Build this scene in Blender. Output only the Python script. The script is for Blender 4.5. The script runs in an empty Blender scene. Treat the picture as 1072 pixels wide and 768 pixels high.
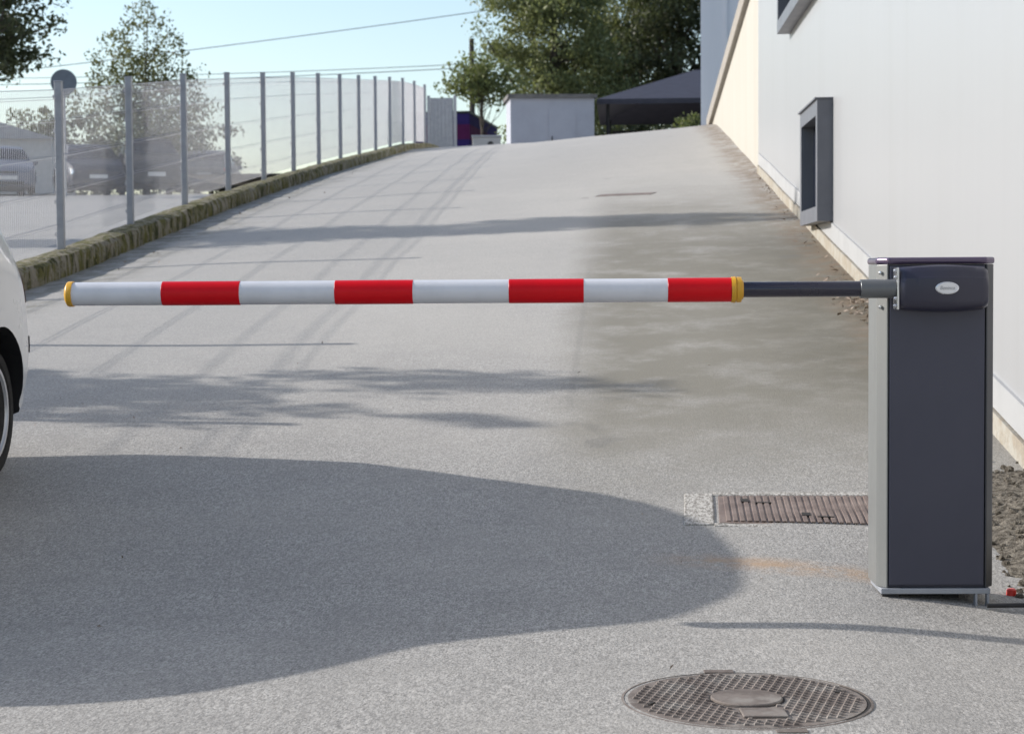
import bpy, bmesh, math, random
import numpy as np
from mathutils import Vector, Matrix, Euler
R = math.radians
rng = np.random.default_rng(7)
random.seed(7)
scn = bpy.context.scene
col = scn.collection

# ------------------------------------------------------------------ camera
# world: X to the right across the drive, Y up the drive, camera 1 m above the flat foot of the ramp
cam_d = bpy.data.cameras.new('camera')
cam = bpy.data.objects.new('camera', cam_d); col.objects.link(cam)
cam_d.sensor_width = 36.0
cam_d.lens = 67.16
cam_d.clip_start = 0.05; cam_d.clip_end = 3000
YAW, PITCH, ROLL = R(3.38), R(2.69), R(0.40)
fwd = Vector((-math.sin(YAW)*math.cos(PITCH), math.cos(YAW)*math.cos(PITCH), -math.sin(PITCH)))
q = fwd.to_track_quat('-Z', 'Y')
cam.matrix_world = Matrix.Translation((0, 0, 1.0)) @ q.to_matrix().to_4x4() @ Matrix.Rotation(-ROLL, 4, 'Z')
cam_d.dof.use_dof = True
cam_d.dof.focus_distance = 5.9
cam_d.dof.aperture_fstop = 9.0
scn.camera = cam

# ------------------------------------------------------------------ sky, sun, exposure
SUN_EL, SUN_AZ = R(25.7), R(79.4)          # azimuth measured from +Y towards -X
to_sun = Vector((-math.sin(SUN_AZ)*math.cos(SUN_EL), math.cos(SUN_AZ)*math.cos(SUN_EL), math.sin(SUN_EL)))
world = bpy.data.worlds.new('World'); scn.world = world
world.use_nodes = True
wn = world.node_tree.nodes; wl = world.node_tree.links
wn.clear()
sky = wn.new('ShaderNodeTexSky'); sky.sky_type = 'NISHITA'
sky.sun_disc = False
sky.sun_elevation = SUN_EL
sky.sun_rotation = -SUN_AZ
sky.air_density = 1.0; sky.dust_density = 1.0; sky.ozone_density = 1.0
bg = wn.new('ShaderNodeBackground'); bg.inputs['Strength'].default_value = 0.139
wo = wn.new('ShaderNodeOutputWorld')
wl.new(sky.outputs[0], bg.inputs[0]); wl.new(bg.outputs[0], wo.inputs[0])
sun_d = bpy.data.lights.new('sun', 'SUN')
sun_d.energy = 3.9; sun_d.angle = R(0.53); sun_d.color = (1.0, 0.955, 0.90)
sun = bpy.data.objects.new('sun', sun_d); col.objects.link(sun)
sun.rotation_euler = to_sun.to_track_quat('Z', 'Y').to_euler()
scn.view_settings.view_transform = 'Standard'
scn.view_settings.look = 'None'
scn.view_settings.gamma = 1.0
scn.view_settings.use_curve_mapping = False
scn.view_settings.exposure = 0.56
scn.render.engine = 'CYCLES'
scn.cycles.use_denoising = True
scn.cycles.max_bounces = 8
scn.cycles.transparent_max_bounces = 12

# ------------------------------------------------------------------ node helpers
class NT:
    def __init__(s, name):
        s.m = bpy.data.materials.new(name); s.m.use_nodes = True
        s.t = s.m.node_tree; s.t.nodes.clear()
        s.out = s.t.nodes.new('ShaderNodeOutputMaterial')
        s.p = s.t.nodes.new('ShaderNodeBsdfPrincipled')
        s.t.links.new(s.p.outputs[0], s.out.inputs[0])
        s._pos = None
    def n(s, typ, **kw):
        k = s.t.nodes.new(typ)
        for a, b in kw.items(): setattr(k, a, b)
        return k
    def put(s, sock, v):
        if isinstance(v, bpy.types.NodeSocket): s.t.links.new(v, sock)
        elif isinstance(v, (tuple, list)) and len(v) == 3 and sock.type == 'RGBA': sock.default_value = (*v, 1)
        else: sock.default_value = v
    def pos(s):
        if s._pos is None:
            s._pos = s.n('ShaderNodeNewGeometry').outputs['Position']
        return s._pos
    def obj(s):
        return s.n('ShaderNodeTexCoord').outputs['Object']
    def xyz(s, v=None):
        k = s.n('ShaderNodeSeparateXYZ'); s.put(k.inputs[0], v or s.pos())
        return k.outputs
    def math(s, op, a, b=0.0, c=0.0, clamp=False):
        k = s.n('ShaderNodeMath', operation=op, use_clamp=clamp)
        s.put(k.inputs[0], a); s.put(k.inputs[1], b); s.put(k.inputs[2], c)
        return k.outputs[0]
    def step(s, v, a, b, lo=0.0, hi=1.0):
        k = s.n('ShaderNodeMapRange', interpolation_type='SMOOTHSTEP')
        s.put(k.inputs[0], v); s.put(k.inputs[1], a); s.put(k.inputs[2], b)
        s.put(k.inputs[3], lo); s.put(k.inputs[4], hi)
        return k.outputs[0]
    def scale(s, v, sc):
        k = s.n('ShaderNodeMapping'); s.put(k.inputs[0], v); k.inputs['Scale'].default_value = sc
        return k.outputs[0]
    def noise(s, sc, detail=2.0, rough=0.5, v=None, dist=0.0):
        k = s.n('ShaderNodeTexNoise'); s.put(k.inputs['Vector'], v or s.pos())
        k.inputs['Scale'].default_value = sc; k.inputs['Detail'].default_value = detail
        k.inputs['Roughness'].default_value = rough; k.inputs['Distortion'].default_value = dist
        return k.outputs[0]
    def vor(s, sc, feature='F1', v=None, out=0):
        k = s.n('ShaderNodeTexVoronoi', feature=feature); s.put(k.inputs['Vector'], v or s.pos())
        k.inputs['Scale'].default_value = sc
        return k.outputs[out]
    def mix(s, f, a, b, mode='MIX'):
        k = s.n('ShaderNodeMix', data_type='RGBA', blend_type=mode)
        s.put(k.inputs[0], f); s.put(k.inputs[6], a); s.put(k.inputs[7], b)
        return k.outputs[2]
    def bump(s, h, strength=0.3, dist=0.01):
        k = s.n('ShaderNodeBump'); k.inputs['Strength'].default_value = strength
        k.inputs['Distance'].default_value = dist
        s.put(k.inputs['Height'], h)
        s.t.links.new(k.outputs[0], s.p.inputs['Normal'])
    def set(s, color=None, rough=None, metal=None, spec=None, coat=None):
        if color is not None: s.put(s.p.inputs['Base Color'], color)
        if rough is not None: s.put(s.p.inputs['Roughness'], rough)
        if metal is not None: s.put(s.p.inputs['Metallic'], metal)
        if spec is not None: s.put(s.p.inputs['Specular IOR Level'], spec)
        if coat is not None:
            s.put(s.p.inputs['Coat Weight'], coat); s.p.inputs['Coat Roughness'].default_value = 0.05
        return s.m

def paint(name, c, rough=0.45, metal=0.0, var=0.12, sc=6.0, spec=0.5, coat=None, bump=0.0):
    """a paint or metal with a little dirt and unevenness"""
    t = NT(name)
    n = t.noise(sc, 5, 0.6, v=t.obj())
    f = t.step(n, 0.35, 0.7)
    d = tuple(x*(1-var) for x in c)
    cc = t.mix(f, c, d)
    rr = t.math('MULTIPLY_ADD', n, 0.18, rough-0.09)
    m = t.set(cc, rr, metal, spec, coat)
    if bump: t.bump(t.noise(sc*60, 2, v=t.obj()), bump, 0.002)
    return m

# ------------------------------------------------------------------ mesh helpers
class MB:
    def __init__(s): s.v = []; s.f = []; s.mi = []
    def add(s, vs, fs, mi=0):
        o = len(s.v); s.v += [tuple(a) for a in vs]
        s.f += [tuple(i+o for i in f) for f in fs]; s.mi += [mi]*len(fs)
    def box(s, c, d, rot=None, mi=0):
        hx, hy, hz = d[0]/2, d[1]/2, d[2]/2
        vs = [Vector((x*hx, y*hy, z*hz)) for z in (-1, 1) for y in (-1, 1) for x in (-1, 1)]
        if rot is not None: vs = [rot @ v for v in vs]
        vs = [v + Vector(c) for v in vs]
        s.add(vs, [(0,2,3,1),(4,5,7,6),(0,1,5,4),(2,6,7,3),(0,4,6,2),(1,3,7,5)], mi)
    def prism(s, poly, axis_fn, a, b, mi=0):
        """closed 2-D outline swept from a to b; axis_fn(p, t) gives the 3-D point"""
        n = len(poly)
        vs = [axis_fn(p, a) for p in poly] + [axis_fn(p, b) for p in poly]
        fs = [tuple(range(n))[::-1], tuple(range(n, 2*n))] + [(i, (i+1) % n, n+(i+1) % n, n+i) for i in range(n)]
        s.add(vs, fs, mi)
    def tube(s, pts, r, n=8, caps=True, mi=0):
        pts = [Vector(p) for p in pts]
        rs = r if isinstance(r, (list, tuple)) else [r]*len(pts)
        rings = []
        ref = Vector((0, 0, 1))
        for i, p in enumerate(pts):
            d = (pts[min(i+1, len(pts)-1)] - pts[max(i-1, 0)]).normalized()
            if abs(d.dot(ref)) > 0.95: e = d.cross(Vector((1, 0, 0))).normalized()
            else: e = d.cross(ref).normalized()
            g = d.cross(e)
            rings.append([p + (e*math.cos(2*math.pi*k/n) + g*math.sin(2*math.pi*k/n))*rs[i] for k in range(n)])
        vs = [v for ring in rings for v in ring]
        fs = []
        for i in range(len(pts)-1):
            for k in range(n):
                fs.append((i*n+k, i*n+(k+1) % n, (i+1)*n+(k+1) % n, (i+1)*n+k))
        if caps:
            fs.append(tuple(range(n))[::-1]); fs.append(tuple((len(pts)-1)*n+k for k in range(n)))
        s.add(vs, fs, mi)
    def lathe(s, prof, axis='X', n=32, c=(0, 0, 0), mi=0):
        """prof: list of (a, r) along axis; ends closed where r == 0"""
        vs = []; fs = []
        m = len(prof)
        for a, r in prof:
            for k in range(n):
                u, w = r*math.cos(2*math.pi*k/n), r*math.sin(2*math.pi*k/n)
                p = {'X': (a, u, w), 'Y': (u, a, w), 'Z': (u, w, a)}[axis]
                vs.append((p[0]+c[0], p[1]+c[1], p[2]+c[2]))
        for i in range(m-1):
            for k in range(n):
                fs.append((i*n+k, (i+1)*n+k, (i+1)*n+(k+1) % n, i*n+(k+1) % n))
        if prof[0][1] > 1e-6: fs.append(tuple(range(n)))
        if prof[-1][1] > 1e-6: fs.append(tuple((m-1)*n+k for k in range(n))[::-1])
        s.add(vs, fs, mi)
    def build(s, name, mat, parent=None, smooth=False, bevel=0.0, loc=None, segs=2, fix=True):
        me = bpy.data.meshes.new(name)
        me.from_pydata(s.v, [], s.f)
        for m in (mat if isinstance(mat, list) else [mat]): me.materials.append(m)
        if any(s.mi): me.polygons.foreach_set('material_index', s.mi)
        if fix:
            b = bmesh.new(); b.from_mesh(me)
            bmesh.ops.remove_doubles(b, verts=b.verts, dist=1e-6)
            bmesh.ops.recalc_face_normals(b, faces=b.faces); b.to_mesh(me); b.free()
        o = bpy.data.objects.new(name, me); col.objects.link(o)
        if parent: o.parent = parent
        if loc: o.location = loc
        if smooth:
            me.polygons.foreach_set('use_smooth', [True]*len(me.polygons))
            try: me.set_sharp_from_angle(angle=R(38))
            except Exception: pass
        if bevel:
            b = o.modifiers.new('bevel', 'BEVEL'); b.width = bevel; b.segments = segs
            b.limit_method = 'ANGLE'; b.angle_limit = R(40); b.harden_normals = False
        return o

def tag(o, label=None, cat=None, group=None, kind=None):
    if label: o['label'] = label
    if cat: o['category'] = cat
    if group: o['group'] = group
    if kind: o['kind'] = kind
    return o
def thing(name, loc, rz, label, cat, group=None):
    o = bpy.data.objects.new(name, None); col.objects.link(o)
    o.empty_display_size = 0.2
    o.location = loc; o.rotation_euler = (0, 0, rz)
    return tag(o, label, cat, group)
def copy_tree(o, parent=None):
    c = o.copy(); col.objects.link(c)
    c.parent = parent
    for ch in list(o.children): copy_tree(ch, c)
    return c

def sstep(a, b, x):
    t = np.clip((x-a)/(b-a), 0, 1); return t*t*(3-2*t)

# ------------------------------------------------------------------ heights of the ground
FENCE_X, WALL_X = -5.0, 1.65
KY = np.array([-40, 4.5, 6.0, 8.0, 12.0, 17.0, 21.5, 24.0, 28.9, 33.5, 38.7, 43.9, 48.6, 54, 120])
KZ = np.array([.17, .17, .21, .33, .76, 1.28, 1.82, 2.10, 2.62, 3.08, 3.58, 4.08, 4.42, 4.5, 4.5])
def kerb_z(y):
    return (np.interp(y-.8, KY, KZ) + np.interp(y, KY, KZ)*2 + np.interp(y+.8, KY, KZ))/4
def road_left(y): return kerb_z(y) - np.interp(y, [20, 50], [.18, .12])
def softplus(v, k): return k*np.logaddexp(0, v/k)
def road_right(y):
    r = softplus((y-6.3)*.131, .05)
    return 3.94 - softplus(3.94-r, .13)
def road_z(x, y):
    x = np.asarray(x, float); y = np.asarray(y, float)
    t = np.clip((x+4.85)/6.5, -0.2, 1.1)
    z = road_left(y)*(1-t) + road_right(y)*t
    z = z - .060*sstep(.45, 1.5, x)*(1-sstep(6.3, 7.4, y))*sstep(2.5, 4.5, y)
    z = z - .018*sstep(-.6, .6, x)*(1-sstep(5.0, 6.3, y))
    z = z + .13*sstep(34, 46, y)*np.clip(4*t*(1-t), 0, 1)
    z = z + .008*np.sin(x*1.7+y*.6)*np.sin(y*.9-x*.5)
    return z
LY = np.array([-40, 6, 12, 17, 45, 68, 90, 200]); LZ = np.array([.12, .16, .70, 1.22, 2.98, 4.06, 4.6, 4.6])
def lot_z(x, y): return np.interp(y, LY, LZ)
def terrain_z(x, y):
    return np.interp(y, [-60, 3, 12, 40, 70, 1500], [-.45, -.45, -.25, 2.4, 4.15, 4.0])

def grid(name, mat, xs, ys, fn, smooth=True):
    X, Y = np.meshgrid(xs, ys)
    Z = fn(X, Y)
    v = np.stack([X.ravel(), Y.ravel(), np.broadcast_to(Z, X.shape).ravel()], 1)
    nx, ny = len(xs), len(ys)
    i = np.arange((nx-1)*(ny-1)); a = (i//(nx-1))*nx + i % (nx-1)
    f = np.stack([a, a+1, a+nx+1, a+nx], 1)
    me = bpy.data.meshes.new(name); me.from_pydata(v.tolist(), [], f.tolist())
    me.materials.append(mat)
    if smooth: me.polygons.foreach_set('use_smooth', [True]*len(me.polygons))
    o = bpy.data.objects.new(name, me); col.objects.link(o)
    return o

# ------------------------------------------------------------------ materials of the setting
def asphalt(name, base, detail=True):
    t = NT(name)
    P = t.pos(); x, y, z = t.xyz()
    G = t.scale(P, (1, .30, 1))
    fine = t.noise(190, 3, .8, v=G)
    grain = t.vor(95, out=0)
    coarse = t.noise(78, 4, .85, v=G)
    big = t.noise(.55, 5, .62)
    mid = t.noise(3.2, 5, .65)
    streak = t.noise(1.0, 4, .6, v=t.scale(P, (3.0, .35, 1)))
    c = t.mix(t.step(fine, .30, .72), tuple(b*.50 for b in base), tuple(b*1.42 for b in base))
    c = t.mix(t.step(coarse, .51, .68, 0, .72), c, tuple(b*.45 for b in base))
    c = t.mix(t.step(coarse, .48, .32, 0, .72), c, tuple(min(1, b*1.6) for b in base))
    c = t.mix(t.step(mid, .35, .75, 0, .40), c, tuple(b*.72 for b in base))
    c = t.mix(t.step(big, .40, .70, 0, .35), c, (base[0]*1.22, base[1]*1.20, base[2]*1.16))
    c = t.mix(t.step(streak, .52, .75, 0, .30), c, tuple(b*.70 for b in base))
    # pale and dark chips of the stone in the asphalt
    ch = t.vor(115, out=1)
    chs = t.n('ShaderNodeSeparateColor'); t.put(chs.inputs[0], ch)
    near = t.step(t.vor(115, out=0), .50, .25)
    c = t.mix(t.math('MULTIPLY', t.step(chs.outputs[0], .84, .98), near), c, tuple(min(1, b*1.45) for b in base))
    c = t.mix(t.math('MULTIPLY', t.step(chs.outputs[1], .86, .97), near), c, tuple(b*.42 for b in base))
    if detail:
        wob = t.math('MULTIPLY_ADD', t.noise(1.4, 4, .6), .9, -.45)
        xw = t.math('ADD', x, wob)
        # damp, mossy weathering of the older asphalt on the building side
        m = t.math('MULTIPLY', t.step(t.math('MULTIPLY_ADD', wob, .34, x), -.52, -.04), t.step(t.math('MULTIPLY_ADD', wob, 2.2, y), 6.6, 9.8))
        m = t.math('MULTIPLY', m, t.step(t.math('ADD', y, t.math('MULTIPLY', wob, 6)), 25, 15))
        m = t.math('MULTIPLY', m, t.step(t.noise(2.3, 6, .7), .28, .55, .45, 1))
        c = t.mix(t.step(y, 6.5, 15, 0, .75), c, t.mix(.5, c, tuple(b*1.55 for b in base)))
        c = t.mix(t.math('MULTIPLY', m, .88), c, (base[0]*.54, base[1]*.52, base[2]*.44))
        m2 = t.math('MULTIPLY', t.step(xw, .30, 1.45), t.math('MULTIPLY', t.step(y, 8.2, 10.5), t.step(y, 19, 13)))
        m2 = t.math('MULTIPLY', m2, t.step(t.noise(3.4, 6, .75), .30, .58, .35, 1))
        c = t.mix(t.math('MULTIPLY', m2, .80), c, (base[0]*.33, base[1]*.315, base[2]*.25))
        # the older patch has a cut edge
        e = t.math('ABSOLUTE', t.math('ADD', x, .27))
        e = t.math('MULTIPLY', t.step(e, .03, .004), t.math('MULTIPLY', t.step(y, 9.2, 9.4), t.step(y, 16, 14)))
        c = t.mix(t.math('MULTIPLY', e, .22), c, tuple(b*.5 for b in base))
        # moss and dirt along the kerb and along the wall
        mk = t.math('MULTIPLY', t.step(xw, -4.0, -4.75), t.step(t.noise(4.0, 5, .7), .35, .6))
        c = t.mix(t.math('MULTIPLY', mk, .6), c, (.10, .095, .055))
        mw = t.math('MULTIPLY', t.step(t.math('MULTIPLY_ADD', wob, .35, x), 1.18, 1.55), t.step(t.noise(5.0, 6, .75), .36, .58))
        mw = t.math('MULTIPLY', mw, t.step(y, 8.5, 11))
        c = t.mix(t.math('MULTIPLY', mw, .75), c, (.17, .12, .075))
        # orange sand washed out from under the barrier
        dl = t.math('ABSOLUTE', t.math('SUBTRACT', t.math('MULTIPLY_ADD', x, .30, y), 6.46))
        dl = t.math('MULTIPLY_ADD', t.noise(9, 5, .7), .16, dl)
        om = t.math('MULTIPLY', t.step(t.noise(6, 5, .75), .34, .60), t.step(dl, .25, .07))
        om = t.math('MULTIPLY', om, t.math('MULTIPLY', t.step(x, .02, .35), t.step(x, .98, .80)))
        c = t.mix(t.math('MULTIPLY', om, .80), c, (.38, .255, .155))
        # tar and oil spots
        sp = t.step(t.noise(1.9, 3, .5, v=t.scale(P, (1, .6, 1))), .70, .76)
        c = t.mix(t.math('MULTIPLY', sp, .35), c, tuple(b*.4 for b in base))
    m = t.set(c, t.math('MULTIPLY_ADD', fine, .2, .72), 0, .35)
    h = t.math('ADD', t.math('MULTIPLY', grain, .8), t.math('MULTIPLY', fine, 1.0))
    t.bump(h, .35, .004)
    return m
M = {}
M['asphalt'] = asphalt('old_asphalt', (.324, .311, .290))
M['lot'] = asphalt('lot_asphalt', (.34, .33, .315), False)

t = NT('dry_grass_ground')
c = t.mix(t.step(t.noise(.8, 6, .7), .3, .7), (.10, .11, .045), (.20, .17, .10))
t.set(c, .95); t.bump(t.noise(20, 4), .6, .05); M['terrain'] = t.m

t = NT('mossy_kerb_stone')
P = t.pos()
pz = t.noise(1.0, 5, .7, v=t.scale(P, (11, 11, 3.5)))
c = t.mix(t.noise(14, 5, .7), (.20, .18, .14), (.34, .31, .25))
c = t.mix(t.step(pz, .42, .58), c, (.125, .118, .038))
c = t.mix(t.step(t.noise(1.0, 5, .75, v=t.scale(P, (13, 10, 3))), .50, .60), c, (.045, .048, .018))
c = t.mix(t.step(t.noise(30, 3, .6), .60, .72, 0, .7), c, (.33, .30, .12))
t.set(c, .95, 0, .2); t.bump(t.noise(28, 5, .7), .9, .03); M['kerb'] = t.m

def cladding(name, base, dark, pitch=.30):
    t = NT(name)
    x, y, z = t.xyz()
    u = t.math('FRACT', t.math('DIVIDE', y, 1.15))
    e = t.math('ABSOLUTE', t.math('SUBTRACT', u, .5))
    seam = t.step(e, .4935, .4985)
    rib = t.math('SINE', t.math('MULTIPLY', y, 2*math.pi/pitch))
    stain = t.noise(1.0, 5, .6, v=t.scale(t.pos(), (1, 2.8, .18)))
    c = t.mix(t.step(stain, .45, .8, 0, .75), base, dark)
    c = t.mix(t.math('MULTIPLY', seam, .10), c, tuple(b*.6 for b in base))
    t.set(c, .34, 0, .5)
    t.bump(t.math('ADD', t.math('MULTIPLY', rib, .12), t.math('MULTIPLY', t.noise(1.2, 2), .9)), .12, .010)
    return t.m
M['white_wall'] = cladding('white_cladding', (.328, .333, .342), (.300, .303, .305))
t = NT('cream_concrete_wall')
st = t.noise(1.0, 5, .65, v=t.scale(t.pos(), (1, 3, .3)))
c = t.mix(t.step(st, .35, .75), (.40, .385, .345), (.37, .35, .305))
t.set(c, .8, 0, .3); t.bump(t.noise(40, 4), .15, .01); M['cream'] = t.m
t = NT('dirty_footing')
x, y, z = t.xyz()
c = t.mix(t.step(t.noise(5, 6, .7), .38, .62), (.345, .33, .29), (.285, .25, .20))
t.set(c, .9, 0, .2); t.bump(t.noise(30, 5), .5, .02); M['footing'] = t.m
M['plinth'] = paint('white_plinth_trim', (.345, .348, .35), .6, 0, .10, 3)
t = NT('grey_render_wall')
c = t.mix(t.step(t.noise(1, 5, .6, v=t.scale(t.pos(), (2.5, 1, .2))), .4, .8, 0, .6), (.76, .765, .80), (.69, .695, .73))
t.set(c, .7, 0, .3); M['grey_wall'] = t.m
t = NT('coping_concrete')
c = t.mix(t.noise(6, 6, .7), (.20, .185, .165), (.36, .335, .30))
t.set(c, .9, 0, .2); t.bump(t.noise(30, 4), .4, .02); M['coping'] = t.m
M['window_frame'] = paint('grey_window_frame', (.125, .13, .15), .42, 0, .10, 5)
t = NT('dark_window_glass'); t.set((.012, .014, .026), .08, 0, .6); M['glass'] = t.m
M['galv'] = paint('galvanised_post', (.32, .335, .365), .5, .2, .14, 9)
M['wire'] = paint('galvanised_wire', (.42, .43, .465), .5, .1, .06, 4)
M['black'] = paint('matt_black', (.012, .012, .014), .6)
t = NT('pale_pebbly_concrete')
c = t.mix(t.step(t.noise(95, 4, .8, v=t.scale(t.pos(), (1, .35, 1))), .40, .62), (.20, .185, .165), (.52, .50, .46))
t.set(c, .9, 0, .2); M['concrete'] = t.m

# ------------------------------------------------------------------ ground, drive, lot, kerb
ys = np.concatenate([np.arange(-14, 4, .5), np.arange(4, 10, .10), np.arange(10, 30, .25), np.arange(30, 60.1, .5)])
xs = np.concatenate([np.arange(-4.92, .3, .16), np.arange(.3, 1.95, .08)])
road = tag(grid('road', M['asphalt'], xs, ys, road_z), kind='structure')
lot = tag(grid('parking_lot', M['lot'], np.linspace(-60, -5.12, 60), np.arange(-14, 100, 1.0), lot_z), kind='structure')
terr = tag(grid('ground', M['terrain'], np.concatenate([np.linspace(-900, -80, 12), np.linspace(-70, 70, 29), np.linspace(80, 900, 12)]),
                np.concatenate([np.linspace(-300, -60, 8), np.linspace(-50, 120, 69), np.linspace(140, 1500, 16)]), terrain_z), kind='structure')
yard = tag(grid('yard', M['lot'], np.linspace(-14, 16, 31), np.arange(59.6, 110, 2.0), lambda X, Y: 4.30+0*X), kind='structure')
apron = tag(grid('forecourt', M['lot'], np.linspace(-40, -4.93, 30), np.arange(-14, 4.6, .6), lambda X, Y: .0+0*X+.18), kind='structure')

# kerb: one long rough stone edging
mb = MB()
yk = np.arange(4.4, 51.5, .11)
prof = [(.145, -.35), (.150, -.12), (.145, -.04), (.12, -.005), (.04, .005), (-.06, .0), (-.14, -.01), (-.16, -.3)]
vs = []; n = len(prof)
nz = rng.normal(0, 1, (len(yk), n, 2))
k = np.array([.25, .5, .25])
for a in range(n):
    for b in range(2): nz[:, a, b] = np.convolve(nz[:, a, b], k, 'same')
for i, y in enumerate(yk):
    h = float(np.interp(y, [20, 50], [1, .75]))
    for j, (px_, pz_) in enumerate(prof):
        amp = .016 if j in (1, 2, 3) else .006
        jo = -.02 if (i % 9 == 0 and j in (1, 2, 3)) else 0
        vs.append((FENCE_X+px_+nz[i, j, 0]*amp+jo, y, float(kerb_z(y))+pz_*h+nz[i, j, 1]*amp*.7))
fs = []
for i in range(len(yk)-1):
    for j in range(n-1):
        fs.append((i*n+j, i*n+j+1, (i+1)*n+j+1, (i+1)*n+j))
fs.append(tuple(range(n))); fs.append(tuple((len(yk)-1)*n+j for j in range(n)))
mb.add(vs, fs)
kerb = tag(mb.build('kerb', M['kerb'], smooth=False), kind='structure')

# ------------------------------------------------------------------ the long mesh fence
def wire(mb, p, r):
    """thin square wire through points"""
    mb.tube(p, r, 4, False)
fence = thing('mesh_fence', (FENCE_X, 17, 1.28), 0, 'long galvanised welded mesh fence on slim posts along the mossy kerb', 'fence')
post_y = [17+2.45*i for i in range(-5, 14)]
POST_H = 1.475
clipm = M['black']
for y in post_y:
    mb = MB()
    h = POST_H+.02
    mb.box((0, 0, h/2-.03), (.066, .060, h+.06))
    mb.box((0, 0, h+.004), (.074, .068, .012))
    po = mb.build('post', M['galv'], fence, bevel=.006)
    po.location = (-.07, y-17, float(kerb_z(y))-1.28)
    for zc in (.13, .42, .74, 1.06, 1.36):
        mb = MB(); mb.box((-.036, -.012, zc), (.018, .035, .035)); mb.build('clip', M['galv'], po)
for y0, y1 in zip(post_y[:-1], post_y[1:]):
    mb = MB()
    a0, a1 = float(kerb_z(y0))+.05, float(kerb_z(y1))+.05
    def P(u, z, dx=0): return (dx-.09, y0-17+u*2.45, a0+(a1-a0)*u+z-1.28)
    H = 1.38
    folds = (.16, .46, .78, 1.10, 1.30)
    nw = 49
    path = [(0, 0)]
    for f in folds:
        path += [(f-.02, 0), (f, .006), (f+.02, 0)]
    path.append((H, 0))
    for kx in range(nw):
        u = (kx+.5)/nw
        wire(mb, [P(u, z, dx) for z, dx in path], .0026)
    for f in folds:
        for dz, dx in ((-.011, 0), (.011, 0)):
            wire(mb, [P(0.01, f+dz, dx-.004), P(.99, f+dz, dx-.004)], .0024)
    wire(mb, [P(0.01, H-.005, -.004), P(.99, H-.005, -.004)], .003)
    mb.build('mesh_panel', M['wire'], fence, fix=False)

# grey sheet panel that closes the fence at the top of the drive
g = thing('sheet_gate', (-4.82, 50.7, 4.40), R(3), 'narrow grey ribbed sheet metal gate at the far end of the mesh fence', 'gate')
mb = MB()
for i in range(6): mb.box((-.25+i*.1, 0, .69), (.092, .03, 1.32)); mb.box((-.20+i*.1, .012, .69), (.02, .02, 1.30))
mb.build('panel', M['galv'], g)
mb = MB(); mb.box((-.34, 0, .70), (.08, .08, 1.42)); mb.build('post', M['galv'], g)
mb = MB(); mb.box((.36, 0, .70), (.08, .08, 1.42)); mb.build('post', M['galv'], g)

# ------------------------------------------------------------------ buildings on the right
wh = thing('warehouse', (WALL_X, 10, 0), 0, 'big white clad warehouse with grey boxed windows right of the barrier', 'building')
mb = MB(); mb.box((5.0, .85, 4.85), (10.0, 25.7, 9.3)); mb.build('wall', M['white_wall'], wh)     # y -2 .. 23.7
mb = MB()
yy = np.arange(-2.0, 23.72, .3)
def strip(mb, yy, x0, x1, lo, hi):
    """a strip that follows the ground: box section x0..x1, z lo..hi above ground"""
    vs = []
    for y in yy:
        g0 = float(road_z(1.62, y))
        for (px_, pz_) in ((x0, lo), (x0, hi), (x1, hi), (x1, lo)): vs.append((px_, y-10, g0+pz_))
    fs = []
    for i in range(len(yy)-1):
        for j in range(4): fs.append((i*4+j, i*4+(j+1) % 4, (i+1)*4+(j+1) % 4, (i+1)*4+j))
    fs += [(0, 1, 2, 3), tuple(len(yy)*4-4+j for j in range(4))]
    mb.add(vs, fs)
strip(mb, yy, -.016, .03, .105, .24)
mb.build('plinth', M['plinth'], wh)
mb = MB(); strip(mb, yy, -.030, .03, -.4, .098); mb.build('footing', M['footing'], wh)
mb = MB(); mb.box((4.97, .85, 9.56), (10.16, 25.9, .12)); mb.build('parapet_cap', M['window_frame'], wh)
def box_window(y0, y1, z0, z1, mull=False):
    p = .125; b = .12
    mb = MB()
    yc, zc = (y0+y1)/2-10, (z0+z1)/2
    x = -p/2+.01
    mb.box((x, yc, z1-b/2), (p+.02, y1-y0, b)); mb.box((x, yc, z0+b/2), (p+.02, y1-y0, b))
    for ya in (y0+b*.5, y1-b*.5):
        mb.box((x, ya-10, zc), (p+.02, b, z1-z0-2*b-.001))
    fr = mb.build('window', M['window_frame'], wh)
    mb = MB(); mb.box((-.012, yc, zc), (.02, y1-y0-2*b-.004, z1-z0-2*b-.004)); mb.build('pane', M['glass'], fr)
    for f in ((1/2,) if not mull else (1/4, 1/2, 3/4)):
        mb = MB(); mb.box((-.03, y0+(y1-y0)*f-10, zc), (.03, .05, z1-z0-2*b-.006)); mb.build('mullion', M['window_frame'], fr)
    mb = MB(); mb.box((-p/2-.005, yc, z1+.008), (p+.03, y1-y0+.02, .012)); mb.build('flashing', M['window_frame'], fr)
box_window(15.27, 16.75, 1.425, 2.385)
box_window(15.10, 19.25, 3.39, 4.45, True)

rw = thing('retaining_wall', (WALL_X+.02, 24, 2), 0, 'cream concrete side wall with a sloping grey coping at the top of the ramp', 'wall')
def wz(y): return 4.78 - (y-23.7)*.072
mb = MB()
mb.prism([(23.72, -1.0), (37.4, -1.0), (37.4, wz(37.4)), (23.72, wz(23.72))], lambda p, a: (a, p[0]-24, p[1]-2), 0, .35)
mb.build('wall', M['cream'], rw)
mb = MB()
mb.prism([(23.76, wz(23.76)+.002), (37.4, wz(37.4)+.002), (37.4, wz(37.4)+.25), (23.76, wz(23.76)+.25)], lambda p, a: (a, p[0]-24, p[1]-2), -.07, .42)
mb.build('coping', M['coping'], rw, bevel=.015)
mb = MB()
for y in (23.73,): mb.box((-.004, y-24, 1.2), (.02, .05, 5.0))
mb.build('joint_cover', M['coping'], rw)

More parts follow.
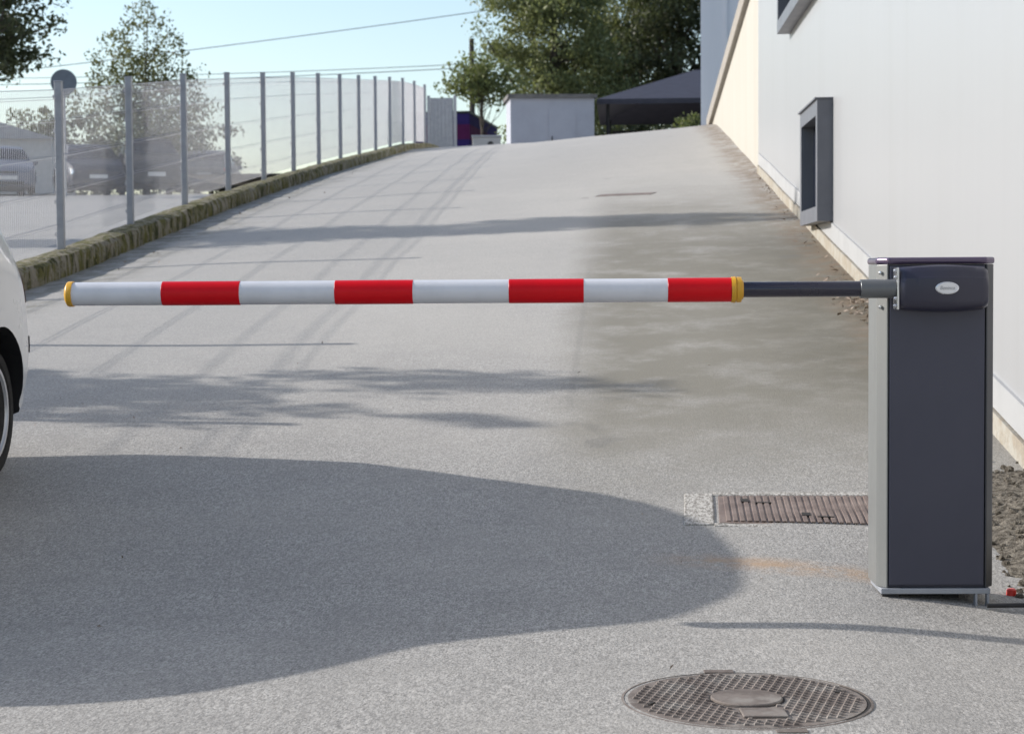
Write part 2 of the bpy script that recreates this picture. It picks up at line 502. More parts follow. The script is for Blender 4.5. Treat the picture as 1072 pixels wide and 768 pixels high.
gb = thing('grey_building', (1.52, 38, 4), -R(3.2), 'tall plain grey building end wall behind the sloping coping', 'building')
mb = MB(); mb.box((6, 7, 4.2), (12, 14, 12.4)); mb.build('wall', M['grey_wall'], gb)
mb = MB()
for i in range(12): mb.box((.5+i, -.012, 4.2), (.05, .02, 12.2))
mb.build('cladding_joint', M['grey_wall'], gb)
mb = MB(); mb.box((6, 7, 10.47), (12.3, 14.3, .12)); mb.build('roof_edge', M['window_frame'], gb)

# ------------------------------------------------------------------ things at the top of the drive
M['kiosk'] = paint('kiosk_render', (.36, .375, .43), .8, 0, .08, 2)
ki = thing('utility_kiosk', (-2.33, 60.6, 4.3), R(8), 'small pale grey utility kiosk with a flat dark roof at the crest', 'kiosk')
mb = MB(); mb.box((0, 0, 1.1), (2.62, 1.7, 2.3)); mb.build('wall', M['kiosk'], ki)
mb = MB(); mb.box((0, 0, 2.31), (2.80, 1.9, .12)); mb.build('roof', paint('roof_slab', (.16, .155, .15), .9, 0, .3, 5), ki)
mb = MB(); mb.box((.3, -.862, .95), (.85, .02, 1.9)); d = mb.build('door', M['kiosk'], ki)
mb = MB(); mb.box((-.02, -.885, 1.0), (.03, .04, .14)); mb.build('handle', M['black'], d)

M['canopy'] = paint('dark_canopy_sheet', (.040, .040, .058), .7, 0, .15, 3)
cp = thing('carport', (3.3, 65, 4.3), 0, 'dark hip roofed carport in the shade beside the grey building', 'carport')
mb = MB()
ex, ey, ez, ap = 4.15, 4.2, 2.30, 3.62
vs = [(-ex, -ey, ez), (ex, -ey, ez), (ex, ey, ez), (-ex, ey, ez), (-.9, 0, ap), (.9, 0, ap)]
mb.add(vs + [(a, b, c-.16) for a, b, c in vs],
       [(0, 1, 5, 4), (1, 2, 5), (2, 3, 4, 5), (3, 0, 4), (6, 10, 11, 7), (7, 11, 8), (8, 11, 10, 9), (9, 10, 6),
        (0, 6, 7, 1), (1, 7, 8, 2), (2, 8, 9, 3), (3, 9, 6, 0)])
mb.build('roof', M['canopy'], cp)
for sx in (-1, 0, 1):
    for sy in (-1, 1):
        mb = MB(); mb.tube([(sx*(ex-.35), sy*(ey-.35), 0), (sx*(ex-.35), sy*(ey-.35), ez-.02)], .055, 10); mb.build('post', M['black'], cp)

mb = MB(); mb.box((0, ey-.3, .95), (2*ex-.9, .08, 1.9)); mb.build('shade_backing', M['black'], cp)  # black sheet added to stand in for the shade inside the carport
M['purple'] = paint('purple_tarpaulin', (.040, .026, .12), .9, 0, .2, 2, .1)
M['pink'] = paint('pink_band', (.10, .020, .075), .9, 0, .2, 2, .1)
tr = thing('truck', (-7.3, 84, 4.3), R(-4), 'blue purple box truck with a dull pink band beyond the fence end', 'truck')
mb = MB(); mb.box((0, 0, 2.25), (2.4, 8.6, 2.55)); mb.build('cargo_box', M['purple'], tr, bevel=.04)
mb = MB(); mb.box((0, 0, 2.75), (2.42, 8.62, .62)); mb.build('stripe', M['pink'], tr)
mb = MB(); mb.box((0, 0, 3.56), (2.46, 8.66, .10)); mb.build('roof_rail', M['black'], tr)
mb = MB(); mb.box((0, 5.4, 1.5), (2.3, 2.0, 2.2)); mb.build('cab', M['purple'], tr, bevel=.15)
mb = MB(); mb.box((0, .6, .78), (1.0, 10.0, .3)); mb.build('chassis', M['black'], tr)
for sx in (-1, 1):
    for yy_ in (-3.0, -1.9, 5.2):
        mb = MB(); mb.lathe([(-.14, .2), (-.14, .44), (-.1, .48), (.1, .48), (.14, .44), (.14, .2)], 'X', 20, (sx*1.0, yy_, .48)); mb.build('wheel', M['black'], tr)

eb = thing('electrical_cabinet', (-4.17, 58.3, 4.25), R(4), 'low white electrical cabinet left of the pale kiosk', 'cabinet')
mb = MB(); mb.box((0, 0, .50), (.86, .4, 1.0)); mb.build('body', M['plinth'], eb, bevel=.02)
mb = MB(); mb.box((0, 0, 1.03), (.92, .46, .05)); mb.build('lid', M['galv'], eb)
mb = MB(); mb.lathe([(0, .0), (0, .09), (.02, .09), (.02, 0)], 'Y', 16, (.12, -.215, .78)); mb.build('vent', M['black'], eb)

up = thing('utility_pole', (-7.5, 95, 4.2), 0, 'dark wooden utility pole rising beside the pale green tree', 'pole')
M['wood'] = paint('dark_pole_wood', (.06, .05, .045), .9, 0, .3, 8)
mb = MB(); mb.tube([(0, 0, -.3), (0, 0, 8.6)], [.17, .12], 12); mb.build('pole', M['wood'], up)
mb = MB(); mb.box((0, 0, 7.2), (1.1, .1, .12)); mb.build('crossarm', M['wood'], up)
for sx in (-.45, .45):
    mb = MB(); mb.lathe([(0, 0), (0, .05), (.12, .06), (.2, .03), (.22, 0)], 'Z', 10, (sx, 0, 7.26)); mb.build('insulator', M['plinth'], up)

M['cable'] = paint('weathered_cable', (.17, .17, .185), .6)
def cable(p0, p1, sag, label, r=.021):
    mb = MB()
    pts = []
    for i in range(25):
        u = i/24
        p = Vector(p0).lerp(Vector(p1), u); p.z -= sag*4*u*(1-u); pts.append(p)
    base = pts[0].copy()
    mb.tube([p-base for p in pts], r, 6)
    o = mb.build('power_cable', M['cable'], smooth=True); o.location = base
    return tag(o, label, 'cable', 'overhead cables left of the utility pole')
cable((-4.6, 96, 14.6), (-44, 92, 9.9), .25, 'topmost overhead cable, sloping down to the left from the tall trees')
cable((-7.95, 95, 11.55), (-50, 100, 12.0), .35, 'middle thin overhead cable running left from the utility pole', .018)
cable((-7.05, 95, 11.4), (-50, 94, 10.9), .35, 'lowest overhead cable running left from the utility pole')

sg = thing('road_sign', (-13.38, 45.3, 3.08), R(10), 'round blue grey road sign seen above the nearest fence post', 'sign')
M['signback'] = paint('sign_back', (.17, .195, .235), .5, .3)
mb = MB(); mb.lathe([(-.012, 0), (-.012, .31), (.012, .31), (.012, 0)], 'Y', 32, (0, 0, 2.65)); mb.build('plate', M['signback'], sg)
mb = MB(); mb.tube([(0, .04, -.1), (0, .04, 2.9)], .035, 12); mb.build('pole', M['galv'], sg)

# ------------------------------------------------------------------ trees
def leaf_mat(name, a, b):
    t = NT(name)
    gi = t.n('ShaderNodeNewGeometry')
    c = t.mix(gi.outputs['Random Per Island'], a, b)
    t.set(c, .55, 0, .4)
    tr_ = t.n('ShaderNodeBsdfTranslucent'); t.put(tr_.inputs[0], t.mix(.5, c, (b[0]*1.5, b[1]*1.6, b[2])))
    mx = t.n('ShaderNodeMixShader'); mx.inputs[0].default_value = .36
    t.t.links.new(t.p.outputs[0], mx.inputs[1]); t.t.links.new(tr_.outputs[0], mx.inputs[2])
    t.t.links.new(mx.outputs[0], t.out.inputs[0])
    return t.m
M['leaf_a'] = leaf_mat('broad_leaf_green', (.085, .105, .045), (.21, .225, .105))
M['leaf_b'] = leaf_mat('olive_leaf_green', (.075, .095, .035), (.17, .19, .075))
M['leaf_c'] = leaf_mat('dark_leaf_green', (.032, .043, .022), (.095, .108, .055))
M['leaf_d'] = leaf_mat('mixed_leaf_green', (.045, .06, .022), (.14, .14, .06))
M['bark'] = paint('bark', (.085, .07, .055), .95, 0, .4, 12)

def leaves(centres, spread, count, size, rs):
    """leaf faces scattered round clump centres"""
    V = []; n = 0
    for c, s_ in zip(centres, spread):
        p = rs.normal(0, 1, (count, 3))
        p /= np.maximum(np.linalg.norm(p, axis=1, keepdims=True), 1e-6)
        p *= (rs.random((count, 1))**.45)*s_
        p[:, 2] *= .75
        V.append(p + c)
    C = np.concatenate(V); n = len(C)
    a = rs.normal(0, 1, (n, 3)); a /= np.linalg.norm(a, axis=1, keepdims=True)
    b = np.cross(a, rs.normal(0, 1, (n, 3))); b /= np.linalg.norm(b, axis=1, keepdims=True)
    L = size*(.6+.8*rs.random((n, 1))); W = L*.52
    q4 = np.stack([C-a*L*.5, C-b*W*.5+a*L*.05, C+a*L*.5, C+b*W*.5+a*L*.05], 1)
    return q4.reshape(-1, 3)
def tree(name, label, loc, blobs, clumps, per, size, clump_r, leaf, trunk_r, seed, cat='tree', group=None, sprays=0, trunk_h=None):
    """blobs: ellipsoids (cx, cy, cz, rx, ry, rz) local; clumps sit mostly near their skin"""
    rs = np.random.default_rng(seed)
    r_ = thing(name, loc, 0, label, cat, group)
    cen = []
    wts = np.array([b[3]*b[4]*b[5] for b in blobs])**.67; wts /= wts.sum()
    for i in range(clumps):
        b = blobs[rs.choice(len(blobs), p=wts)]
        d = rs.normal(0, 1, 3); d /= np.linalg.norm(d)
        cen.append(np.array(b[:3]) + d*np.array(b[3:])*(.35+.65*rs.random()**.5)*(.88+.24*rs.random()))
    cen = np.array(cen)
    low = min(b[2]-b[5] for b in blobs); top = max(b[2]+b[5] for b in blobs)
    mb = MB()
    th = trunk_h or (low+(top-low)*.6)
    cx = float(np.mean([b[0] for b in blobs])); cy = float(np.mean([b[1] for b in blobs]))
    axis = [Vector((0, 0, -.4)), Vector((cx*.2+.05, cy*.2, th*.35)), Vector((cx*.6-.06, cy*.6, th*.7)), Vector((cx, cy, th))]
    mb.tube(axis, [trunk_r*1.25, trunk_r*.85, trunk_r*.6, trunk_r*.25], 9)
    for c in cen[::max(1, len(cen)//26)]:
        u = .3+.65*rs.random(); k_ = min(2, int(u*3)); f_ = u*3-k_
        p0 = axis[k_].lerp(axis[k_+1], f_)
        p1 = Vector(c); mid = p0.lerp(p1, .5) + Vector((0, 0, -.08*(p1-p0).length))
        mb.tube([p0, mid, p1], [trunk_r*.30, trunk_r*.18, trunk_r*.05], 5)
    mb.build('trunk', M['bark'], r_, smooth=True)
    sp = clump_r*(.6+.8*rs.random(len(cen)))
    q4 = leaves(cen, sp, per, size, rs)
    if sprays:                       # long upright shoots with single leaves
        extra = []
        for i in range(sprays):
            c = cen[rs.integers(len(cen))]
            d = np.array([rs.normal(0, .28), rs.normal(0, .28), 1.0]); d /= np.linalg.norm(d)
            ln = .7+1.0*rs.random()
            for j in range(16): extra.append(c+d*ln*j/16+rs.normal(0, .05, 3))
        q4 = np.concatenate([q4, leaves(np.array(extra), np.full(len(extra), .07), 2, size, rs)])
    nq = len(q4)//4
    me = bpy.data.meshes.new('crown')
    me.from_pydata(q4.tolist(), [], np.arange(nq*4).reshape(-1, 4).tolist())
    me.materials.append(leaf)
    o = bpy.data.objects.new('crown', me); col.objects.link(o); o.parent = r_
    return r_

# the wood behind the kiosk
tree('broadleaf_tree', 'tall leafy green tree directly behind the pale kiosk', (-2.9, 80, 4.2),
     [(0, 0, 6.6, 2.5, 2.4, 3.2), (-1.3, 0, 7.6, 2.0, 2.0, 2.2), (1.4, .4, 4.8, 2.0, 2, 1.9), (.2, 0, 9.2, 2.2, 2, 2.0)], 230, 140, .17, .80, M['leaf_a'], .30, 11, group='trees at the top of the drive')
tree('broadleaf_tree', 'dark green tree above the carport roof beside the grey building', (2.2, 83, 4.2),
     [(0, 0, 6.2, 2.6, 2.4, 3.2), (1.3, 0, 8.4, 2.4, 2.2, 2.5), (-1.6, 0, 4.6, 2.0, 2, 2.0), (-.5, 0, 9.0, 2.4, 2, 2.2), (2.4, 0, 4.5, 1.8, 2, 2)], 250, 140, .17, .80, M['leaf_c'], .32, 12, group='trees at the top of the drive')
tree('broadleaf_tree', 'mid green tree filling the gap between the kiosk and the carport', (-.4, 86, 4.2),
     [(0, 0, 5.4, 2.2, 2, 2.8), (.4, 0, 8.4, 2.2, 2, 2.6)], 170, 140, .17, .78, M['leaf_a'], .28, 13, group='trees at the top of the drive')
tree('small_tree', 'small pale olive tree standing left of the kiosk under the cables', (-5.35, 71, 4.2),
     [(-.5, 0, 4.15, .95, .9, .85), (.55, 0, 4.4, .9, .8, .8), (.0, 0, 3.7, .9, .8, .55), (1.0, .3, 3.7, .7, .7, .6)], 56, 60, .16, .46, M['leaf_b'], .065, 14, group='trees at the top of the drive')
tree('shrub', 'low dark green shrub between the truck and the pale kiosk', (-4.3, 74, 4.25),
     [(0, 0, 1.3, .45, .5, 1.3)], 26, 60, .16, .4, M['leaf_a'], .07, 15, cat='shrub')
tree('shrub', 'yellow green shrub at the foot of the grey building by the carport', (1.95, 57.5, 4.3),
     [(0, 0, .8, .42, .4, .75)], 20, 50, .12, .28, M['leaf_b'], .05, 16, cat='shrub')
tree('hedge', 'dark hedge in the deep shade behind the carport posts', (3.3, 70.5, 4.25),
     [(-3.6+1.8*i, 0, 1.2, 1.3, .8, 1.5) for i in range(5)], 150, 60, .2, .6, M['leaf_c'], .06, 17, cat='hedge')
# trees of the parking lot
tree('sparse_tree', 'open young tree with upright shoots behind the parked cars', (-15.0, 59.5, 3.85),
     [(0, 0, 2.5, 1.75, 1.4, 2.3), (.1, 0, 4.2, 1.25, 1.1, 1.5), (1.0, 0, 2.2, 1.1, 1, 1.5), (-.9, 0, 3.0, 1.1, 1, 1.4)], 190, 36, .12, .42, M['leaf_d'], .11, 21, sprays=46)
tree('dark_tree', 'dense dark tree in the upper left corner over the fence', (-15.2, 44.5, 3.1),
     [(0, 0, 4.6, 1.9, 1.8, 2.0), (-1.4, 0, 4.4, 1.6, 1.6, 1.8), (.3, 0, 5.6, 1.7, 1.6, 1.5), (.8, 0, 3.3, .8, .9, .7)], 330, 64, .14, .42, M['leaf_c'], .20, 22, sprays=20)
tree('hedge', 'clipped dull green hedge behind the row of parked cars', (-19.8, 71, 4.2),
     [(-4.4+2.1*i, 0, 1.5+.15*(i % 2), 1.5, .8, 1.9+.2*(i % 3)) for i in range(5)], 240, 70, .16, .5, M['leaf_d'], .06, 23, cat='hedge')
# slim trees left of the frame whose shadows lie across the drive
tree('slim_tree', 'slim feathery tree left of the white car, throwing streaks of shade', (-9.4, 11.3, .5),
     [(0, 0, 1.2, .75, .95, .9), (0, 0, 2.2, .60, .85, 1.1), (0, .35, 3.3, .35, .22, 1.5), (0, -.55, 3.1, .3, .2, 1.5), (0, -.1, 2.8, .3, .2, 1.3)], 230, 44, .12, .24, M['leaf_d'], .08, 31, group='slim trees beyond the fence')
tree('slim_tree', 'taller slim tree further up beyond the fence, throwing a long band of shade', (-12.5, 20.75, 1.45),
     [(0, 0, 1.6, .9, 1.1, 1.0), (0, .2, 3.4, .7, .95, 1.5), (0, .2, 5.4, .42, .62, 1.9), (0, .5, 5.6, .2, .2, 1.2), (0, -.1, 5.8, .2, .15, 1.25)], 360, 44, .13, .28, M['leaf_d'], .10, 32, group='slim trees beyond the fence')

# ------------------------------------------------------------------ cars
def smooth1(a, n):
    k_ = np.ones(n)/n
    return np.convolve(np.pad(a, n//2, mode='edge'), k_, 'valid')
LEN = 3.86
T = np.unique(np.concatenate([np.linspace(0, .35, 14), np.linspace(.35, 3.5, 64), np.linspace(3.5, LEN, 15)]))
def prof_i(xs_, ys_, sm=5): return smooth1(np.interp(T, xs_, ys_), sm)
Hh = prof_i([0, .06, .25, .6, 1.0, 1.55, 2.0, 2.5, 3.05, 3.42, 3.62, 3.76, LEN], [.62, .70, .82, .92, 1.02, 1.42, 1.535, 1.55, 1.51, 1.40, 1.17, .98, .82])
Bb = np.minimum(prof_i([0, .6, 1.0, 3.3, LEN], [.60, .84, .93, 1.02, .80]), Hh-.035)
Ww = prof_i([0, .04, .13, .35, .8, 2.0, 3.2, 3.55, 3.74, 3.83, LEN], [.50, .66, .76, .815, .84, .845, .845, .835, .80, .75, .68], 3)
Zb = prof_i([0, .15, .5, 3.3, 3.7, LEN], [.30, .20, .19, .19, .26, .34])
def section(i):
    H, B, w, zb = Hh[i], Bb[i], Ww[i], Zb[i]
    wr = w - .04 - np.clip((H-B)*.34, 0, .22)
    key = [(0, zb), (w*.86, zb), (w*.965, zb+.07), (w, zb+.38*(B-zb)), (w*.995, zb+.72*(B-zb)), (w*.965, B), (wr, H-.075*np.clip((H-B)/.3, .3, 1)), (wr*.80, H-.018), (0, H+.004)]
    P_ = [(-key[1][0], zb)] + key + [(-key[7][0], H-.018)]
    out = []
    S = 5
    for k_ in range(1, len(key)):
        p0, p1, p2, p3 = [np.array(P_[k_+j-1]) for j in range(4)]
        for s_ in range(S):
            u = s_/S
            out.append(.5*((2*p1)+(-p0+p2)*u+(2*p0-5*p1+4*p2-p3)*u*u+(-p0+3*p1-3*p2+p3)*u**3)*1.0)
    out.append(np.array(key[-1]))
    return np.array(out)
SEC = np.array([section(i) for i in range(len(T))])       # stations x 41 x 2
def body_pt(i, j, side=1): return np.array([side*SEC[i, j, 0], T[i]-LEN/2, SEC[i, j, 1]])
def shell(name, mat, parent, sel, off, thick=.0):
    """faces of the car skin chosen by sel(t, j), lifted off it along the normal"""
    mb = MB(); idx = {}
    vs = []; fs = []
    def vid(i, j, sd):
        if j in (0, 40): sd = 1
        if (i, j, sd) not in idx:
            a = body_pt(min(i+1, len(T)-1), j, sd)-body_pt(max(i-1, 0), j, sd)
            b = body_pt(i, min(j+1, 40), sd)-body_pt(i, max(j-1, 0), sd)
            if j == 40: b = np.array([-1.0*sd, 0, 0])
            nn = np.cross(b, a)*sd; nn /= max(np.linalg.norm(nn), 1e-9)
            c_ = np.array([0, 0, .7]); p = body_pt(i, j, sd)
            if np.dot(nn, p-c_) < 0: nn = -nn
            idx[(i, j, sd)] = len(vs); vs.append(p+nn*off)
        return idx[(i, j, sd)]
    for sd in (1, -1):
        for i in range(len(T)-1):
            for j in range(40):
                if sel((T[i]+T[i+1])/2, j, sd): fs.append((vid(i, j, sd), vid(i+1, j, sd), vid(i+1, j+1, sd), vid(i, j+1, sd)))
    mb.add(vs, fs)
    return mb.build(name, mat, parent, smooth=True)
M['car_white'] = paint('white_car_paint', (.62, .63, .64), .3, 0, .06, 3, .5, coat=.6)
M['car_dark'] = paint('charcoal_car_paint', (.03, .032, .038), .55, 0, .1, 3, .25)
M['car_navy'] = paint('navy_car_paint', (.022, .028, .05), .55, 0, .1, 3, .25)
M['car_silver'] = paint('silver_blue_car_paint', (.15, .17, .22), .5, .1, .1, 3, .25)
M['car_grey'] = paint('grey_car_paint', (.10, .105, .11), .5, .1, .1, 3, .25)
M['rubber'] = paint('tyre_rubber', (.018, .018, .018), .85, 0, .3, 20, .3)
M['rim'] = paint('alloy_rim', (.58, .59, .61), .35, .5, .1, 9)
M['trim'] = paint('grey_plastic_trim', (.06, .062, .066), .6, 0, .1, 9)
t = NT('headlamp_glass'); t.set((.62, .66, .70), .06, .7, .6); M['lamp'] = t.m
t = NT('tail_lamp_red'); t.set((.35, .012, .012), .12, 0, .6); M['tail'] = t.m
M['plate'] = paint('number_plate_white', (.7, .7, .68), .5)
AX_F, AX_R, WR = .70, 3.235, .295
def make_car(label, bodymat, group=None):
    r_ = thing('parked_car', (0, 0, 0), 0, label, 'car', group)
    mb = MB()
    ns = len(T)
    vs = []
    for i in range(ns):
        for j in range(41): vs.append(body_pt(i, j, 1))
        for j in range(39, 0, -1): vs.append(body_pt(i, j, -1))
    n_ = 80; fs = []
    for i in range(ns-1):
        for k_ in range(n_): fs.append((i*n_+k_, i*n_+(k_+1) % n_, (i+1)*n_+(k_+1) % n_, (i+1)*n_+k_))
    fs.append(tuple(range(n_))[::-1]); fs.append(tuple((ns-1)*n_+k_ for k_ in range(n_)))
    mb.add(vs, fs)
    body = mb.build('body', bodymat, None, smooth=True)
    # wheel arches cut out of the hull
    cut = MB()
    for ya in (AX_F, AX_R):
        for sd in (-1, 1): cut.lathe([(sd*.56, .345), (sd*1.1, .345)], 'X', 40, (0, ya-LEN/2, WR+.015))
    cu = cut.build('cutter', M['rubber'])
    bo = body.modifiers.new('arch', 'BOOLEAN'); bo.operation = 'DIFFERENCE'; bo.object = cu; bo.solver = 'EXACT'
    dg = bpy.context.evaluated_depsgraph_get()
    me = bpy.data.meshes.new_from_object(body.evaluated_get(dg))
    body.modifiers.clear(); body.data = me; me.materials.clear(); me.materials.append(bodymat)
    me.polygons.foreach_set('use_smooth', [True]*len(me.polygons))
    try: me.set_sharp_from_angle(angle=R(38))
    except Exception: pass
    me.materials.append(M['black'])
    for p in me.polygons:
        c_ = p.center
        inside = any(math.hypot(c_.y-(ya-LEN/2), c_.z-WR-.015) < .346 for ya in (AX_F, AX_R)) and abs(c_.x) > .5
        p.material_index = 1 if inside else 0
    bpy.data.objects.remove(cu)
    body.parent = r_
    shell('windscreen', M['glass'], r_, lambda t_, j, sd: 1.06 < t_ < 1.60 and j >= 31, .004)
    shell('rear_window', M['glass'], r_, lambda t_, j, sd: 3.45 < t_ < 3.66 and j >= 31, .004)
    for sd_ in (1, -1):
        shell('side_window', M['glass'], r_, lambda t_, j, sd: sd == sd_ and 1.28 < t_ < 2.12 and 26 <= j < 29, .004)
        shell('side_window', M['glass'], r_, lambda t_, j, sd: sd == sd_ and 2.20 < t_ < 3.08 and 26 <= j < 29, .004)
        shell('headlight', M['lamp'], r_, lambda t_, j, sd: sd == sd_ and .07 < t_ < .42 and 20 <= j < 25, .006)
        shell('tail_light', M['tail'], r_, lambda t_, j, sd: sd == sd_ and 3.765 < t_ < 3.85 and 21 <= j < 27, .006)
        shell('bumper_trim', M['trim'], r_, lambda t_, j, sd: sd == sd_ and 3.72 < t_ < 3.82 and 15 <= j < 17, .005)
        shell('sill_trim', M['trim'], r_, lambda t_, j, sd: sd == sd_ and 1.1 < t_ < 3.0 and 6 <= j < 9, .006)
        mb = MB(); mb.lathe([(0, 0), (.01, .06), (.05, .085), (.10, .07), (.12, 0)], 'Y', 16, (sd_*.90, 1.25-LEN/2, .99))
        mb.box((sd_*.83, 1.32-LEN/2, .96), (.14, .05, .04)); mb.build('mirror', bodymat, r_, smooth=True)
        mb = MB(); mb.box((sd_*(.838), 1.95-LEN/2, .86), (.03, .16, .03)); mb.build('door_handle', bodymat, r_, bevel=.008)
        for ya in (AX_F, AX_R):
            mb = MB()
            xo = sd_*.785
            mb.lathe([(xo-sd_*.01, 0), (xo-sd_*.01, .05), (xo-sd_*.03, .06)], 'X', 20, (0, ya-LEN/2, WR))
            mb.lathe([(xo-sd_*.05, .172), (xo+sd_*.012, .190), (xo+sd_*.012, .205), (xo-sd_*.05, .21), (xo-sd_*.16, .205), (xo-sd_*.16, .18), (xo-sd_*.05, .172)], 'X', 40, (0, ya-LEN/2, WR))
            for k_ in range(7):
                a = 2*math.pi*k_/7
                rot = Matrix.Rotation(a, 3, 'X')
                mb.box(rot @ Vector((0, 0, .115)) + Vector((xo-sd_*.012, ya-LEN/2, WR)), (.022, .042, .15), rot)
            w_ = mb.build('wheel', M['rim'], r_, smooth=True)
            mb = MB()
            mb.lathe([(xo+sd_*.0, .206), (xo+sd_*.014, .225), (xo+sd_*.012, .265), (xo-sd_*.008, .288), (xo-sd_*.04, .295), (xo-sd_*.13, .295), (xo-sd_*.165, .28), (xo-sd_*.17, .22), (xo-sd_*.16, .206)], 'X', 48, (0, ya-LEN/2, WR))
            mb.build('tyre', M['rubber'], w_, smooth=True)
            mb = MB(); mb.lathe([(xo-sd_*.09, 0), (xo-sd_*.09, .19), (xo-sd_*.10, .19), (xo-sd_*.10, 0)], 'X', 24, (0, ya-LEN/2, WR)); mb.build('brake_disc', M['trim'], w_)
    mb = MB(); mb.box((0, -LEN/2-.004, .46), (.50, .02, .11)); mb.build('number_plate', M['plate'], r_)
    mb = MB(); mb.box((0, -LEN/2+.002, .30), (.86, .03, .10)); mb.box((0, -LEN/2+.0, .62), (.5, .03, .06)); mb.build('grille', M['black'], r_)
    mb = MB(); mb.box((0, LEN/2-.005, .60), (.50, .02, .11)); mb.build('number_plate', M['plate'], r_)
    return r_
car0 = make_car('small white hatchback cut off by the left edge, beside the barrier tip', M['car_white'])
CX = -2.585-.845
car0.location = (CX, 8.46-LEN/2, float(road_z(CX, 5.15)))
zf, zr = float(road_z(CX, 8.46-LEN+AX_F)), float(road_z(CX, 8.46-LEN+AX_R))
pit = math.atan2(zr-zf, AX_R-AX_F)
car0.rotation_euler = (pit, 0, 0)
car0.location.z = zf + (zr-zf)*((LEN/2-AX_F)/(AX_R-AX_F))
def recolour(r_, mat):
    for o in r_.children:
        nm = o.name.split('.')[0]
        if nm in ('body', 'mirror', 'door_handle'):
            o.material_slots[0].link = 'OBJECT'; o.material_slots[0].material = mat
def park(x, y, heading, mat, label, sc=1.0):
    c_ = copy_tree(car0)
    c_.location = (x, y, float(lot_z(x, y))+.01)
    c_.rotation_euler = (R(3.0)*math.cos(heading)*0, 0, heading)
    c_.scale = (1.04, 1.05, sc)
    recolour(c_, mat); c_['label'] = label; c_['group'] = 'cars parked beyond the mesh fence'
    return c_
park(-19.0, 57.6, R(24), M['car_silver'], 'silver blue car at the left end of the parked row behind the fence', 1.0)
park(-16.4, 58.0, R(24), M['car_navy'], 'dark navy car in the middle of the parked row behind the fence', 1.02)
park(-14.6, 58.4, R(20), M['car_dark'], 'tall charcoal car with white plate below the open young tree', 1.14)
park(-15.0, 69.2, R(184), M['car_grey'], 'grey car parked alone further back behind the fence', 1.0)

# low shed behind the parked cars
M['shed_wall'] = paint('shed_render', (.45, .45, .44), .8)
M['shed_roof'] = paint('shed_roof_sheet', (.30, .31, .33), .6)
sh = thing('low_shed', (-22.6, 66, 4.0), R(5), 'low grey shed with a shallow roof behind the left parked car', 'shed')
mb = MB(); mb.box((0, 0, .9), (6, 4, 1.9)); mb.build('wall', M['shed_wall'], sh)
mb = MB(); mb.prism([(-3.2, 1.8), (3.2, 1.8), (0, 2.75)], lambda p, a: (p[0], a, p[1]), -2.2, 2.2); mb.build('roof', M['shed_roof'], sh)

# ------------------------------------------------------------------ covers in the asphalt
M['iron'] = None
t = NT('rusty_cast_iron')
n1 = t.noise(9, 5, .65)
c = t.mix(t.step(n1, .35, .65), (.185, .138, .115), (.26, .20, .168))
c = t.mix(t.step(t.noise(60, 3, .6), .55, .75, 0, .5), c, (.09, .075, .065))
t.set(c, .62, .35, .4); t.bump(t.noise(200, 2), .25, .003); M['iron'] = t.m
t = NT('cover_iron_grey')
c = t.mix(t.step(t.noise(12, 5, .65), .35, .65), (.120, .098, .085), (.195, .165, .145))
c = t.mix(t.step(t.noise(7, 5, .75), .45, .68, 0, .75), c, (.27, .25, .225))
t.set(c, .75, .1, .3); t.bump(t.noise(200, 2), .2, .003); M['iron2'] = t.m
M['gap'] = paint('dirt_in_gap', (.025, .022, .02), .95)

def slope_at(x, y):
    e = .15
    return Vector((float(road_z(x+e, y)-road_z(x-e, y))/(2*e), float(road_z(x, y+e)-road_z(x, y-e))/(2*e)))
def lay(o, x, y, dz, rz):
    """lie flat on the sloping road"""
    s_ = slope_at(x, y)
    nrm = Vector((-s_.x, -s_.y, 1)).normalized()
    o.rotation_mode = 'QUATERNION'
    o.rotation_quaternion = nrm.to_track_quat('Z', 'Y') @ Euler((0, 0, rz)).to_quaternion()
    zz = max(float(road_z(x+a, y+b)) - s_.x*a - s_.y*b for a in (-.2, 0, .2) for b in (-.2, 0, .2))
    o.location = (x, y, zz+dz)
qz = lambda o: o.rotation_quaternion
def nz_(o, rz):
    return o

# round cover near the camera
CXm, CYm = .288, 4.56
mh = thing('manhole_cover', (CXm, CYm, 0), 0, 'round rusty studded manhole cover nearest to the camera', 'manhole cover')
lay(mh, CXm, CYm, -.0014, 0); mh.rotation_quaternion = Vector((-slope_at(CXm, CYm).x, -slope_at(CXm, CYm).y, 1)).normalized().to_track_quat('Z', 'Y')
ang = Euler((0, 0, R(12))).to_matrix()
RM = .296
mb = MB(); mb.lathe([(-.03, 0), (-.03, RM-.012), (.002, RM-.012), (.002, 0)], 'Z', 72); mb.build('plate', M['iron2'], mh)
mb = MB(); mb.lathe([(-.03, RM-.002), (.0025, RM-.002), (.0015, RM+.004), (-.03, RM+.004), (-.03, RM-.002)], 'Z', 72)
mb.box((-.03, RM+.012, .001), (.075, .032, .005)); mb.box((.06, -RM-.018, .002), (.07, .03, .004))
mb.build('ring', M['iron2'], mh)
mb = MB(); mb.lathe([(-.03, RM-.012), (.0005, RM-.012), (.0005, RM-.002), (-.03, RM-.002), (-.03, RM-.012)], 'Z', 72); mb.build('gap', M['gap'], mh)
mb = MB()
sp_ = .0245
